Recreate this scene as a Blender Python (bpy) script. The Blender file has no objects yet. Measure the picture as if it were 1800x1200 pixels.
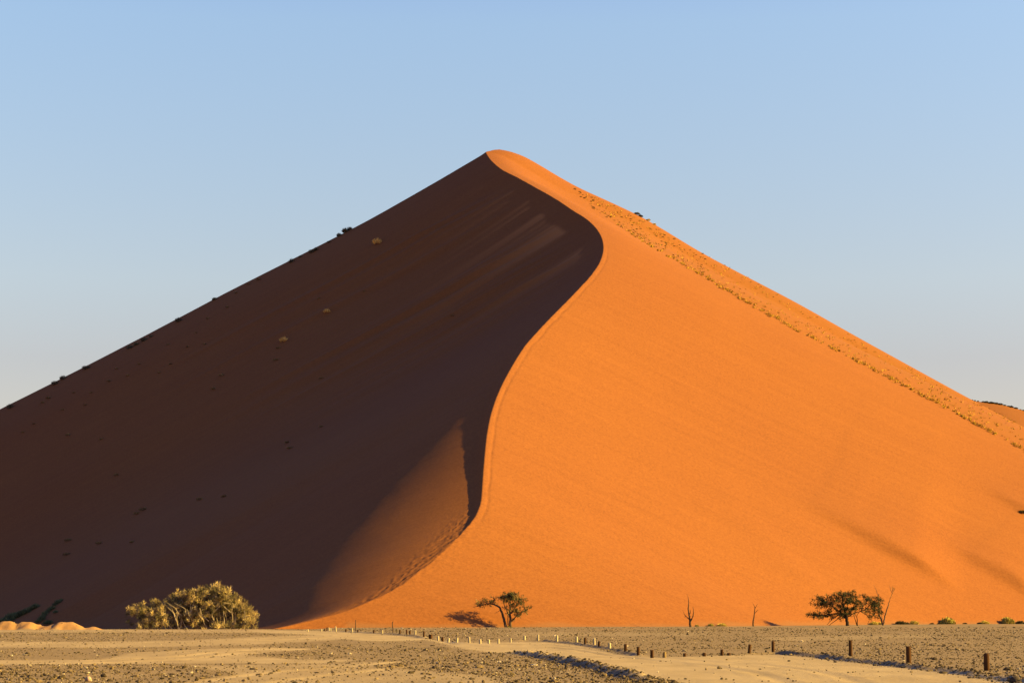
import bpy, math, random
import numpy as np
from mathutils import Vector

# ------------------------------------------------------------------ camera, sky, sun, exposure
S = bpy.context.scene
rng = np.random.default_rng(45)
random.seed(45)
F = 3500.0                       # focal length in pixels of an 1800-wide picture
EYE = 1.67
PITCH = math.atan(478.0 / F)
SUN_EL, SUN_AZ = 24.0, 95.0      # azimuth clockwise from +Y (the view direction)
EXPOSURE = 1.9

cam_d = bpy.data.cameras.new('camera')
cam = bpy.data.objects.new('camera', cam_d)
S.collection.objects.link(cam)
cam.location = (0, 0, EYE)
cam.rotation_euler = (math.pi / 2 + PITCH, 0, 0)
cam_d.sensor_width = 36.0
cam_d.lens = 36.0 * F / 1800.0
cam_d.clip_start, cam_d.clip_end = 0.5, 20000.0
S.camera = cam

W = bpy.data.worlds.new('World')
S.world = W
W.use_nodes = True
nt = W.node_tree
nt.nodes.clear()
sky = nt.nodes.new('ShaderNodeTexSky')
sky.sky_type = 'NISHITA'
sky.sun_disc = False
sky.sun_elevation = math.radians(SUN_EL)
sky.sun_rotation = math.radians(SUN_AZ)
sky.altitude = 0.0
sky.air_density = 1.0
sky.dust_density = 1.2
sky.ozone_density = 2.0
bg = nt.nodes.new('ShaderNodeBackground')
bg.inputs['Strength'].default_value = 0.10
wo = nt.nodes.new('ShaderNodeOutputWorld')
# dusty air low down; unseen zenith darkened and blued to deepen shaded slopes
tcw = nt.nodes.new('ShaderNodeTexCoord'); sepw = nt.nodes.new('ShaderNodeSeparateXYZ'); rw = nt.nodes.new('ShaderNodeValToRGB'); mw = nt.nodes.new('ShaderNodeMix')
nt.links.new(tcw.outputs['Generated'], sepw.inputs[0]); nt.links.new(sepw.outputs['Z'], rw.inputs[0])
SKY_GRADE = [(0.0, (.54, .38, .305)), (0.124, (.562, .411, .352)), (0.163, (.635, .50, .42)), (0.29, (.688, .632, .578)), (0.5, (.32, .42, .88)), (1.0, (.14, .25, .90))]
while len(rw.color_ramp.elements) < len(SKY_GRADE): rw.color_ramp.elements.new(0.5)
for e_, (p_, c_) in zip(rw.color_ramp.elements, SKY_GRADE): e_.position = p_; e_.color = (*c_, 1)
mw.data_type = 'RGBA'; mw.blend_type = 'MULTIPLY'; mw.inputs[0].default_value = 1.0
nt.links.new(sky.outputs[0], mw.inputs[6]); nt.links.new(rw.outputs[0], mw.inputs[7]); nt.links.new(mw.outputs[2], bg.inputs[0])
nt.links.new(bg.outputs[0], wo.inputs[0])

sun_d = bpy.data.lights.new('sun', 'SUN')
sun = bpy.data.objects.new('sun', sun_d)
S.collection.objects.link(sun)
sun_d.energy = 5.0
sun_d.angle = math.radians(0.5)
sun_d.color = (1.0, 0.75, 0.17)
_a, _e = math.radians(SUN_AZ), math.radians(SUN_EL)
to_sun = Vector((math.sin(_a) * math.cos(_e), math.cos(_a) * math.cos(_e), math.sin(_e)))
sun.rotation_euler = (-to_sun).to_track_quat('-Z', 'Y').to_euler()

S.view_settings.view_transform = 'Standard'
S.view_settings.look = 'None'
S.view_settings.gamma = 1.0
S.view_settings.use_curve_mapping = False
S.view_settings.exposure = EXPOSURE

# ------------------------------------------------------------------ small maths helpers
CP, SP = math.cos(PITCH), math.sin(PITCH)

def ray(u, v):
    """slopes (dx/dy, dz/dy) of the sight line through a place measured in the photograph"""
    xr = (np.asarray(u, float) - 900.0) / F
    yr = (600.0 - np.asarray(v, float)) / F
    dy = CP - yr * SP
    return xr / dy, (SP + yr * CP) / dy

def project(x, y, z):
    zz = z - EYE
    dep = y * CP + zz * SP
    up = -y * SP + zz * CP
    return 900 + F * x / dep, 600 - F * up / dep

def flat(u, v):
    a, k = ray(u, v)
    Y = EYE / np.maximum(-k, 1e-4)
    return a * Y, Y

def sstep(a, b, x):
    t = np.clip((x - a) / (b - a), 0, 1)
    return t * t * (3 - 2 * t)

def smax(a, b, k):
    h = np.clip(0.5 + 0.5 * (a - b) / k, 0, 1)
    return b + (a - b) * h + k * h * (1 - h)

_lat = {}
def vnoise(x, y, seed=0):
    if seed not in _lat:
        _lat[seed] = np.random.default_rng(1000 + seed).random((256, 256))
    L = _lat[seed]
    xi = np.floor(x).astype(int); yi = np.floor(y).astype(int)
    fx = x - xi; fy = y - yi
    fx = fx * fx * (3 - 2 * fx); fy = fy * fy * (3 - 2 * fy)
    x0, x1, y0, y1 = xi & 255, (xi + 1) & 255, yi & 255, (yi + 1) & 255
    return (L[x0, y0] * (1 - fx) + L[x1, y0] * fx) * (1 - fy) + (L[x0, y1] * (1 - fx) + L[x1, y1] * fx) * fy - 0.5

def fbm(x, y, seed=0, n=4):
    s, a = 0, 1.0
    for i in range(n):
        s = s + a * vnoise(x * 2 ** i + 17.3 * i, y * 2 ** i - 9.1 * i, seed + i)
        a *= 0.5
    return s

def polydist(px, py, pts):
    """distance to a polyline, signed (left of travel positive), and arc position 0..1"""
    best = np.full(np.shape(px), 1e9); sd = np.zeros(np.shape(px)); arc = np.zeros(np.shape(px))
    pts = np.asarray(pts, float)
    seg = np.hypot(*(pts[1:] - pts[:-1]).T); tot = seg.sum(); acc = 0
    for (a, b, l) in zip(pts[:-1], pts[1:], seg):
        d = b - a
        t = np.clip(((px - a[0]) * d[0] + (py - a[1]) * d[1]) / (l * l), 0, 1)
        ex, ey = px - a[0] - t * d[0], py - a[1] - t * d[1]
        dd = np.hypot(ex, ey)
        m = dd < best
        best = np.where(m, dd, best)
        sd = np.where(m, np.sign(d[0] * ey - d[1] * ex), sd)
        arc = np.where(m, (acc + t * l) / tot, arc)
        acc += l
    return best, sd, arc

# ------------------------------------------------------------------ scene helpers
COL = S.collection

def tag(o, label=None, cat=None, group=None, kind=None):
    if label: o['label'] = label
    if cat: o['category'] = cat
    if group: o['group'] = group
    if kind: o['kind'] = kind
    return o

def make_mesh(name, V, faces, smooth=False):
    """faces: list of integer arrays, each (n, k)"""
    me = bpy.data.meshes.new(name)
    V = np.ascontiguousarray(V, np.float32)
    me.vertices.add(len(V)); me.vertices.foreach_set('co', V.ravel())
    idx = np.concatenate([np.asarray(f, np.int32).ravel() for f in faces])
    cnt = np.concatenate([np.full(len(f), np.shape(f)[1], np.int32) for f in faces])
    me.loops.add(len(idx)); me.loops.foreach_set('vertex_index', idx)
    me.polygons.add(len(cnt))
    me.polygons.foreach_set('loop_start', (np.cumsum(cnt) - cnt).astype(np.int32))
    try: me.polygons.foreach_set('loop_total', cnt)
    except Exception: pass
    me.update(calc_edges=True)
    me.polygons.foreach_set('use_smooth', np.full(len(cnt), bool(smooth)))
    me.validate()
    return me

def fattr(me, name, vals):
    a = me.attributes.new(name, 'FLOAT', 'POINT'); a.data.foreach_set('value', np.asarray(vals, np.float32).ravel())

def cattr(me, name, rgb):
    a = me.attributes.new(name, 'FLOAT_COLOR', 'POINT')
    c = np.ones((len(rgb), 4), np.float32); c[:, :3] = rgb
    a.data.foreach_set('color', c.ravel())

def link(name, me, mat, parent=None, loc=(0, 0, 0)):
    o = bpy.data.objects.new(name, me)
    if mat is not None and not me.materials: me.materials.append(mat)
    COL.objects.link(o); o.location = loc
    if parent is not None: o.parent = parent
    return o

def empty(name, loc, rz=0.0):
    o = bpy.data.objects.new(name, None); COL.objects.link(o)
    o.location = loc; o.rotation_euler = (0, 0, rz); o.empty_display_size = 0.3
    return o

def copy_thing(o, loc, rz=0.0, scale=None):
    r = o.copy(); COL.objects.link(r); r.location = loc; r.rotation_euler = (r.rotation_euler[0], r.rotation_euler[1], rz)
    if scale is not None: r.scale = scale
    for ch in list(o.children):
        c = ch.copy(); COL.objects.link(c); c.parent = r
    return r

# ------------------------------------------------------------------ materials
def mat(name, rough=1.0):
    m = bpy.data.materials.new(name); m.use_nodes = True
    n = m.node_tree; b = n.nodes['Principled BSDF']
    b.inputs['Roughness'].default_value = rough
    b.inputs['Specular IOR Level'].default_value = 0.05
    return m, n, b

def N(n, kind, **kw):
    x = n.nodes.new(kind)
    for k, v in kw.items(): setattr(x, k, v)
    return x

def noise(n, vec, scale, detail=4, rough=0.55):
    x = N(n, 'ShaderNodeTexNoise'); x.inputs['Scale'].default_value = scale
    x.inputs['Detail'].default_value = detail; x.inputs['Roughness'].default_value = rough
    n.links.new(vec, x.inputs['Vector']); return x

def ramp(n, fac, stops):
    r = N(n, 'ShaderNodeValToRGB'); e = r.color_ramp.elements
    while len(e) < len(stops): e.new(0.5)
    for q, (p, c) in zip(e, stops): q.position = p; q.color = (*c, 1)
    n.links.new(fac, r.inputs[0]); return r

def mix(n, fac, a, b, mode='MIX'):
    x = N(n, 'ShaderNodeMix', data_type='RGBA', blend_type=mode)
    for s, v in ((x.inputs[0], fac), (x.inputs[6], a), (x.inputs[7], b)):
        if hasattr(v, 'links') or hasattr(v, 'is_linked'): n.links.new(v, s)
        elif isinstance(v, (int, float)): s.default_value = v
        else: s.default_value = (*v, 1)
    return x.outputs[2]

def mapping(n, vec, scale, rot=(0, 0, 0)):
    m = N(n, 'ShaderNodeMapping'); m.inputs['Scale'].default_value = scale; m.inputs['Rotation'].default_value = rot
    n.links.new(vec, m.inputs['Vector']); return m.outputs[0]

SAND_A, SAND_B = (0.186, 0.0625, 0.0140), (0.176, 0.0578, 0.0138)
def sand_material():
    m, n, b = mat('dune_sand')
    pos = N(n, 'ShaderNodeNewGeometry').outputs['Position']
    big = noise(n, pos, 0.018, 4)
    c = ramp(n, big.outputs[0], [(0.35, SAND_B), (0.65, SAND_A)]).outputs[0]
    side = N(n, 'ShaderNodeAttribute', attribute_name='side').outputs['Fac']
    sr = noise(n, mapping(n, pos, (0.05, 0.9, 0.0), (0, 0, math.radians(42))), 0.6, 6, 0.65)      # long blown streaks
    sl_ = noise(n, mapping(n, pos, (0.05, 0.8, 0.0), (0, 0, math.radians(-38))), 0.6, 6, 0.65)
    sm = N(n, 'ShaderNodeMix'); n.links.new(side, sm.inputs[0]); n.links.new(sl_.outputs[0], sm.inputs[2]); n.links.new(sr.outputs[0], sm.inputs[3])
    c = mix(n, 1.0, c, ramp(n, sm.outputs[0], [(0.3, (0.945, 0.94, 0.935)), (0.7, (1.05, 1.055, 1.06))]).outputs[0], 'MULTIPLY')
    gr = noise(n, pos, 2.4, 5, 0.95)
    c = mix(n, 1.0, c, ramp(n, gr.outputs[0], [(0.32, (0.70, 0.69, 0.685)), (0.68, (1.28, 1.29, 1.30))]).outputs[0], 'MULTIPLY')
    sb = N(n, 'ShaderNodeAttribute', attribute_name='scrub')                       # dry grass litter in the sand
    c = mix(n, sb.outputs['Fac'], c, (0.165, 0.060, 0.0105))
    fr = N(n, 'ShaderNodeAttribute', attribute_name='pale_tongues')
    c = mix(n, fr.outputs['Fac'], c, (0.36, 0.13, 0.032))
    at = N(n, 'ShaderNodeAttribute', attribute_name='dust')                        # grey grit washed over the foot
    c = mix(n, at.outputs['Fac'], c, (0.17, 0.085, 0.035))
    n.links.new(c, b.inputs['Base Color'])
    bp = N(n, 'ShaderNodeBump'); bp.inputs['Strength'].default_value = 0.22; bp.inputs['Distance'].default_value = 0.10
    n.links.new(noise(n, pos, 2.6, 6, 0.8).outputs[0], bp.inputs['Height'])
    n.links.new(bp.outputs[0], b.inputs['Normal'])
    return m

def ground_material():
    m, n, b = mat('desert_floor')
    pos = N(n, 'ShaderNodeNewGeometry').outputs['Position']
    tr = N(n, 'ShaderNodeAttribute', attribute_name='track').outputs['Fac']
    hp = N(n, 'ShaderNodeAttribute', attribute_name='heap').outputs['Fac']
    g1 = noise(n, pos, 0.35, 5)
    grav = ramp(n, g1.outputs[0], [(0.3, (0.138, 0.090, 0.043)), (0.7, (0.192, 0.126, 0.061))]).outputs[0]
    sp = noise(n, pos, 9.0, 3, 0.7)
    grav = mix(n, 1.0, grav, ramp(n, sp.outputs[0], [(0.30, (0.62, 0.60, 0.59)), (0.5, (1, 1, 1)), (0.72, (1.35, 1.35, 1.35))]).outputs[0], 'MULTIPLY')
    t1 = noise(n, mapping(n, pos, (1.0, 0.25, 1.0)), 0.6, 5)
    trk = ramp(n, t1.outputs[0], [(0.3, (0.235, 0.160, 0.078)), (0.7, (0.310, 0.214, 0.106))]).outputs[0]
    c = mix(n, tr, grav, trk)
    c = mix(n, hp, c, (0.27, 0.135, 0.046))
    n.links.new(c, b.inputs['Base Color'])
    bp = N(n, 'ShaderNodeBump'); bp.inputs['Strength'].default_value = 0.6; bp.inputs['Distance'].default_value = 0.06
    n.links.new(noise(n, pos, 5.0, 5, 0.7).outputs[0], bp.inputs['Height'])
    n.links.new(bp.outputs[0], b.inputs['Normal'])
    return m

def vcol_material(name, var=0.25, scale=2.0, translucent=False):
    m, n, b = mat(name)
    a = N(n, 'ShaderNodeAttribute', attribute_name='tint').outputs['Color']
    pos = N(n, 'ShaderNodeNewGeometry').outputs['Position']
    v = noise(n, pos, scale, 3)
    c = mix(n, 1.0, a, ramp(n, v.outputs[0], [(0.3, (1 - var,) * 3), (0.7, (1 + var,) * 3)]).outputs[0], 'MULTIPLY')
    n.links.new(c, b.inputs['Base Color'])
    return m

def wood_material(name, c0, c1):
    m, n, b = mat(name, 0.9)
    tc = N(n, 'ShaderNodeTexCoord').outputs['Object']
    g = noise(n, mapping(n, tc, (14, 14, 1.6)), 2.0, 5)
    c = ramp(n, g.outputs[0], [(0.3, c0), (0.7, c1)]).outputs[0]
    n.links.new(c, b.inputs['Base Color'])
    bp = N(n, 'ShaderNodeBump'); bp.inputs['Strength'].default_value = 0.5; bp.inputs['Distance'].default_value = 0.02
    n.links.new(g.outputs[0], bp.inputs['Height']); n.links.new(bp.outputs[0], b.inputs['Normal'])
    return m

M_SAND = sand_material()
M_GROUND = ground_material()
M_STONE = vcol_material('stone', 0.3, 20.0)
M_LEAF = vcol_material('foliage', 0.25, 1.2)
M_BARK = vcol_material('bark', 0.35, 6.0)
M_WDARK = wood_material('weathered_brown_wood', (0.034, 0.015, 0.006), (0.075, 0.033, 0.011))
M_WPALE = wood_material('bleached_wood', (0.28, 0.21, 0.11), (0.40, 0.31, 0.17))

# ------------------------------------------------------------------ ground height
def world_line(pts):
    x, y = flat(*np.array(pts, float).T); return np.stack([x, y], 1)

BERM_A = world_line([(880, 1146.5), (915, 1148), (960, 1156), (1020, 1168), (1060, 1178), (1100, 1188), (1160, 1202)])
BERM_B = world_line([(1275, 1152), (1330, 1149.5), (1375, 1149), (1430, 1154), (1500, 1162), (1560, 1168), (1640, 1178), (1720, 1189), (1800, 1199), (1900, 1215)])
BERM_C = world_line([(893, 1128), (925, 1126.5), (960, 1127), (1000, 1131), (1040, 1136), (1075, 1141), (1100, 1147), (1140, 1155)])
BERM_D = world_line([(565, 1109), (600, 1110.2), (660, 1113), (700, 1115), (740, 1119), (752, 1122.5)])
BERM_E = world_line([(784, 1129), (805, 1130), (830, 1130.5)])
HEAPS = [(2, 1099.5, 1.5, .62), (28, 1099, 1.5, .85), (62, 1100, 1.6, .75), (103, 1102, 1.7, .55), (133, 1101, 1.8, .78), (172, 1104.5, 1.1, .32), (-34, 1099, 1.6, .8), (-70, 1100, 1.5, .7)]

RUTS = [world_line(p) for p in ([(1420, 1210), (1330, 1183), (1240, 1168), (1150, 1160), (1075, 1153), (1010, 1142), (960, 1137), (880, 1136), (800, 1133), (740, 1121)],
        [(1560, 1210), (1440, 1181), (1330, 1166), (1200, 1158.5), (1090, 1150), (1020, 1139), (960, 1133), (880, 1132), (800, 1131.2), (745, 1119.5)],
        [(-150, 1165.5), (150, 1164.5), (330, 1158), (430, 1147), (560, 1139)], [(-150, 1161.5), (150, 1160.5), (320, 1153), (420, 1143), (540, 1136)],
        [(-150, 1133), (300, 1131), (450, 1126), (600, 1118)], [(300, 1208), (420, 1188), (560, 1176), (700, 1163)], [(430, 1208), (520, 1194), (640, 1181), (760, 1168)])]

def ground_z(x, y):
    x = np.asarray(x, float); y = np.asarray(y, float)
    z = 0.05 * fbm(x / 14, y / 14, 3, 3) * sstep(40, 60, y)
    z = z + 0.022 * fbm(x / 0.9, y / 1.6, 9, 3) * (1 - sstep(120, 200, y))
    # the edge of the plain: beyond it the pan drops away on the left
    lip = sstep(219, 231, y) * (1 - sstep(-31, -21, x)) * (1 - sstep(700, 900, y))
    z = z - 1.5 * lip
    near = (np.abs(x) < 60) & (y > 30) & (y < 240)
    if near.any():
        xs, ys = x[near], y[near]; dz = np.zeros(len(xs))
        for line, h, w in ((BERM_A, .17, .26), (BERM_B, .14, .22), (BERM_C, .12, .20), (BERM_D, .13, .36), (BERM_E, .07, .2)):
            d, s, t = polydist(xs, ys, line)
            wob = 1 + 0.5 * vnoise(xs * 1.6, ys * 0.35, 21) + 0.7 * vnoise(xs * 6, ys * 2.2, 22)
            env = sstep(0.0, 0.08, t) * (1 - sstep(0.9, 1.0, t)) if line is not BERM_B else sstep(0.0, 0.12, t)
            dz += h * wob * env * np.exp(-(d / w) ** 2)
        for line in RUTS:
            d, s, t = polydist(xs, ys, line)
            dz -= 0.022 * np.exp(-(d / .22) ** 2) - 0.010 * np.exp(-((d - .42) / .18) ** 2)
        # road bed a hand lower than the plain right of it
        d, s, t = polydist(xs, ys, BERM_B)
        dz += 0.10 * sstep(0, 1.2, d * -s) * np.exp(-d / 14) * 0
        for (u, v, r, h) in HEAPS:
            hx = (u - 900) / F * 212; hy = 212.0
            q = np.hypot(xs - hx, (ys - hy) * 0.8) / r
            q = q * (1 + 0.55 * vnoise(xs * 1.3, ys * 1.0, 31)) / .92
            dz += 1.12 * h * np.maximum(0, 1 - q) ** 0.8
        z = z.copy(); z[near] += dz
    return z

# ------------------------------------------------------------------ dune height
CREST_PX = [(500, 1106), (545, 1093), (600, 1076), (655, 1055), (705, 1029), (760, 986), (800, 950), (835, 910), (846, 885), (848, 855), (850, 825),
            (855, 770), (861, 735), (870, 705), (884, 672), (902, 640), (922, 608), (960, 566), (1000, 526), (1038, 486), (1055, 462),
            (1062, 440), (1060, 420), (1050, 402), (1032, 385), (1004, 368), (978, 350), (942, 330), (908, 311), (882, 299), (864, 284), (855, 272), (853, 266)]
M_SLOPE = 0.41
def _crest():
    p = np.array(CREST_PX, float)
    s = np.r_[0, np.cumsum(np.hypot(*(p[1:] - p[:-1]).T))]
    q = np.arange(0, s[-1], 1.5)
    u = np.interp(q, s, p[:, 0]); v = np.interp(q, s, p[:, 1])
    k = np.exp(-0.5 * (np.arange(-18, 19) / 6.0) ** 2); k /= k.sum()
    pad = lambda a: np.r_[2 * a[0] - a[18:0:-1], a, 2 * a[-1] - a[-2:-20:-1]]
    u = np.convolve(pad(u), k, 'valid'); v = np.convolve(pad(v), k, 'valid')
    a, kk = ray(u, v)
    Y = (239.5 * M_SLOPE + EYE) / (M_SLOPE - kk)
    o = np.argsort(Y); Y = Y[o]; X = (a * (239.5 * M_SLOPE + EYE) / (M_SLOPE - kk))[o]; Z = EYE + kk[o] * Y
    y2 = np.arange(Y[0], Y[-1], 0.5); x2 = np.interp(y2, Y, X); z2 = np.interp(y2, Y, Z)
    # before the toe and behind the summit
    y0 = np.arange(Y[0] - 30, Y[0], 0.5); sl = (x2[8] - x2[0]) / 4.0
    x0 = x2[0] + sl * (y0 - y2[0]); z0 = z2[0] + M_SLOPE * (y0 - y2[0])
    y3 = np.arange(y2[-1] + 0.5, y2[-1] + 400, 0.5); d = y3 - y2[-1]
    qd = 0.0095; de = (M_SLOPE + 0.34) / (2 * qd)
    z3 = z2[-1] + np.where(d < de, M_SLOPE * d - qd * d * d, M_SLOPE * de - qd * de * de - 0.34 * (d - de))
    x3 = x2[-1] + 6.0 * (1 - np.exp(-d / 11.0)) + 0.03 * d
    return np.r_[y0, y2, y3], np.r_[x0, x2, x3], np.r_[z0, z2, z3], y2[-1]
CY, CX, CZ, Y_TOP = _crest()

# profile tables: lit width of the lower apron and width of the steep lip, by depth
AP_Y = [230, 240, 247, 256, 267, 278, 287, 300, 312, 326, 338, 350, 900]
AP_W = [0.8, 1.5, 3.0, 5.0, 6.6, 7.2, 6.9, 5.9, 4.8, 3.3, 1.8, 0.0, 0.0]
LIP_Y = [230, 268, 274, 282, 296, 315, 334, 900]
LIP_W = [0.0, 0.0, 0.5, 1.0, 1.3, 1.4, 1.4, 1.4]
DG = np.r_[np.arange(0, 6, 0.1), np.arange(6, 40, 0.4), np.arange(40, 420, 2.0)]

def left_drop(d, y):
    """height lost going left from the crest"""
    rows = np.arange(225.0, 960.0, 3.0)
    if not hasattr(left_drop, 'T'):
        T = np.zeros((len(rows), len(DG)))
        for i, r in enumerate(rows):
            w = np.interp(r, AP_Y, AP_W); lw = np.interp(r, LIP_Y, LIP_W)
            up = sstep(330, 420, r)
            steep = 0.545 + 0.05 * up * np.exp(-DG / 45.0) - 0.035 * up * sstep(60, 130, DG) + up * (0.015 - 0.06 * sstep(28, 42, DG) + 0.045 * sstep(68, 82, DG))
            s0 = 0.18 + 0.17 * sstep(268, 325, r)
            if w > 0.01:
                s = s0 + (steep + 0.03 * min(1.0, w / 2) - s0) * sstep(-0.6, 4.6, DG / w)
            else:
                s = steep
            s = s + (0.70 - s) * (1 - sstep(0.25, 1.75, DG / max(lw, 1e-3))) * (lw > 0.05)
            T[i] = np.r_[0, np.cumsum(0.5 * (s[1:] + s[:-1]) * np.diff(DG))]
        left_drop.T = T
    T = left_drop.T
    ri = np.clip((y - rows[0]) / 3.0, 0, len(rows) - 1.001); i0 = ri.astype(int); fr = ri - i0
    # index into DG
    di = np.interp(d, DG, np.arange(len(DG))); j0 = np.minimum(di.astype(int), len(DG) - 2); fj = di - j0
    g = lambda i: T[i, j0] * (1 - fj) + T[i, j0 + 1] * fj
    return g(i0) * (1 - fr) + g(i0 + 1) * fr

R_D = [0, 4, 8, 13, 18, 23, 30, 42.7, 60, 87, 110, 135, 165, 200, 300, 420]
R_Z = [0, -0.6, 2.3, 5.2, 8.4, 11.2, 14.2, 20.4, 31.2, 45.5, 58.8, 72.8, 88.9, 107.9, 152, 192]
R_DD = np.arange(-30, 421, 0.5)
R_ZZ = np.interp(np.abs(R_DD), R_D, R_Z)
_k = np.exp(-0.5 * (np.arange(-20, 21) / 7.0) ** 2); _k /= _k.sum()
R_ZZ = np.convolve(np.pad(np.where(R_DD < 0, 0.28 * R_DD, R_ZZ), 20, 'edge'), _k, 'valid'); R_ZZ -= np.interp(0, R_DD, R_ZZ)
def right_drop(d, y):
    top = np.interp(d, R_DD, R_ZZ)
    low = 0.435 * d + 4.0 * (1 - np.exp(-d / 45.0)) - 1.1 * (1 - np.exp(-d / 10.0))
    sl = 0.26 + 0.24 * sstep(238, 300, y)
    low = low * sl / 0.5
    w = sstep(420, 550, y)
    return top * w + low * (1 - w)

DETAIL = []       # added once the plain surface can be measured: (kind, world polyline)
def dune_z(x, y, detail=True):
    x = np.asarray(x, float); y = np.asarray(y, float)
    xc = np.interp(y, CY, CX); zc = np.interp(y, CY, CZ)
    d = x - xc
    zl = zc - left_drop(np.maximum(-d, 0), y)
    zr = zc - right_drop(np.maximum(d, 0), y)
    left = d < 0
    z = np.where(left, zl, zr)
    if detail:
        ad = np.abs(d)
        # slow undulation, none at the crest itself
        z = z + 0.9 * fbm(x / 60, y / 80, 40, 2) * sstep(2, 40, ad) * np.where(left, 0.5, 0.32)
        z = z + 0.05 * fbm(x / 7, y / 12, 44, 3) * sstep(1, 10, ad)
        # avalanche tongues below the upper brink
        st = np.clip(1.9 * fbm(y / 8.0, x * 0 + 3.3, 50, 3) + 0.25 + 0.4 * vnoise(y / 2.2, x * 0, 58), 0, 1)
        band = sstep(425, 452, y) * (1 - sstep(515, 545, y))
        dl = np.maximum(-d, 0)
        start = 2.0 + 3.0 * (vnoise(y / 3.0, y * 0 + 5.5, 52) + 0.5)
        run = 14 + 14 * (vnoise(y / 5.0, y * 0 + 1.5, 53) + 0.5)
        t = np.clip((dl - start) / run, 0, 4)
        z = z + left * band * st * TONGUE * run * np.where(t < 1, t - 0.0, np.maximum(0, 1 - (t - 1) / 2.6)) * (0.55 + 0.45 * st)
        # trodden crest: a path a step right of the edge, footprints on the low ridge
        path = sstep(268, 282, y) * (1 - sstep(430, 450, y))
        dr = np.maximum(d, 0)
        z = z - (~left) * path * 0.075 * (1 + 1.2 * vnoise(y / 1.1, x * 0 + 4, 67)) * np.exp(-((dr - 0.9 - 0.25 * vnoise(y / 4, y * 0, 60)) / 0.22) ** 2)
        z = z + np.where(ad < 1.0, 0.06 * vnoise(y / 2.5, x * 0 + 2, 61) + 0.05 * vnoise(y / .6, x * 0 + 2, 62), 0) * (1 - sstep(0.3, 1.0, ad))
        w = 1.5 + 1.0 * sstep(245, 262, y)
        foot = np.exp(-((d + 1.3) / w) ** 2) * (1 - sstep(274, 284, y)) * sstep(238, 244, y)
        z = z + foot * 0.14 * (np.abs(vnoise(x / .42, y / .6, 63)) * 2 - 0.5 + 0.7 * vnoise(x / .25, y / .3, 64))
        for line, amp, soft, tail in DETAIL:
            m = (d > 3)
            if not m.any(): continue
            dd, s, t = polydist(x[m], y[m], line)
            sd = -dd * s
            env = sstep(0, 0.3, t) * (1 - sstep(0.3, 1.02, t)); soft = soft * (1 + 0.5 * t) * (1 + 0.5 * vnoise(x[m] / 3, y[m] / 3, 66))
            f = amp * env / (1 + np.exp(-np.clip(sd / soft, -30, 30))) * np.exp(-np.maximum(sd, 0) / tail)
            z = z.copy(); z[m] += f
    # foot: blend into the pan
    base = ground_z_low(x, y)
    k = np.where(d < 0, 3.0, 1.2)
    return smax(z, base, k)
TONGUE = 0.13

def ground_z_low(x, y):
    lip = sstep(219, 231, y) * (1 - sstep(-31, -21, x))
    return -0.8 - 0.62 * lip + 0.0 * x

def hit(u, v, detail=True, y0=228.0, y1=800.0):
    """where a sight line meets the dune"""
    a, k = ray(u, v)
    Y = np.arange(y0, y1, 0.5)
    g = dune_z(a * Y, Y, detail) - (EYE + k * Y)
    i = np.argmax(g > 0)
    if g[i] <= 0: i = int(np.argmax(g[(Y > 300)])) + int((Y <= 300).sum())
    elif i > 0:
        f = g[i - 1] / (g[i - 1] - g[i]); yy = Y[i - 1] + 0.5 * f
        return np.array([a * yy, yy, EYE + k * yy])
    x = a * Y[i]
    return np.array([x, Y[i], float(dune_z(np.array([x]), np.array([Y[i]]), detail)[0])])

def hitline(pts): return np.array([hit(*p)[:2] for p in pts])
_det = [(hitline([(1700, 1045), (1600, 992), (1500, 935), (1430, 897), (1380, 868)]), 2.0, 0.62, 26),
        (hitline([(1850, 1075), (1780, 1028), (1700, 980), (1620, 930)]), 1.8, 0.7, 26),
        (hitline([(1850, 935), (1780, 890), (1700, 838)]), 1.0, 0.6, 18),
        (hitline([(1480, 1045), (1400, 1020), (1300, 985)]), 0.35, 1.4, 14)]
DETAIL.extend(_det)

def FOOT_Y(u):
    """depth at which the dune rises out of the pan along a viewing column"""
    a = float(ray(u, 1095)[0]); Y = np.arange(228.0, 420.0, .25)
    return float(Y[np.argmax(dune_z(a * Y, Y) > ground_z(a * Y, Y) + .03)])

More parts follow.
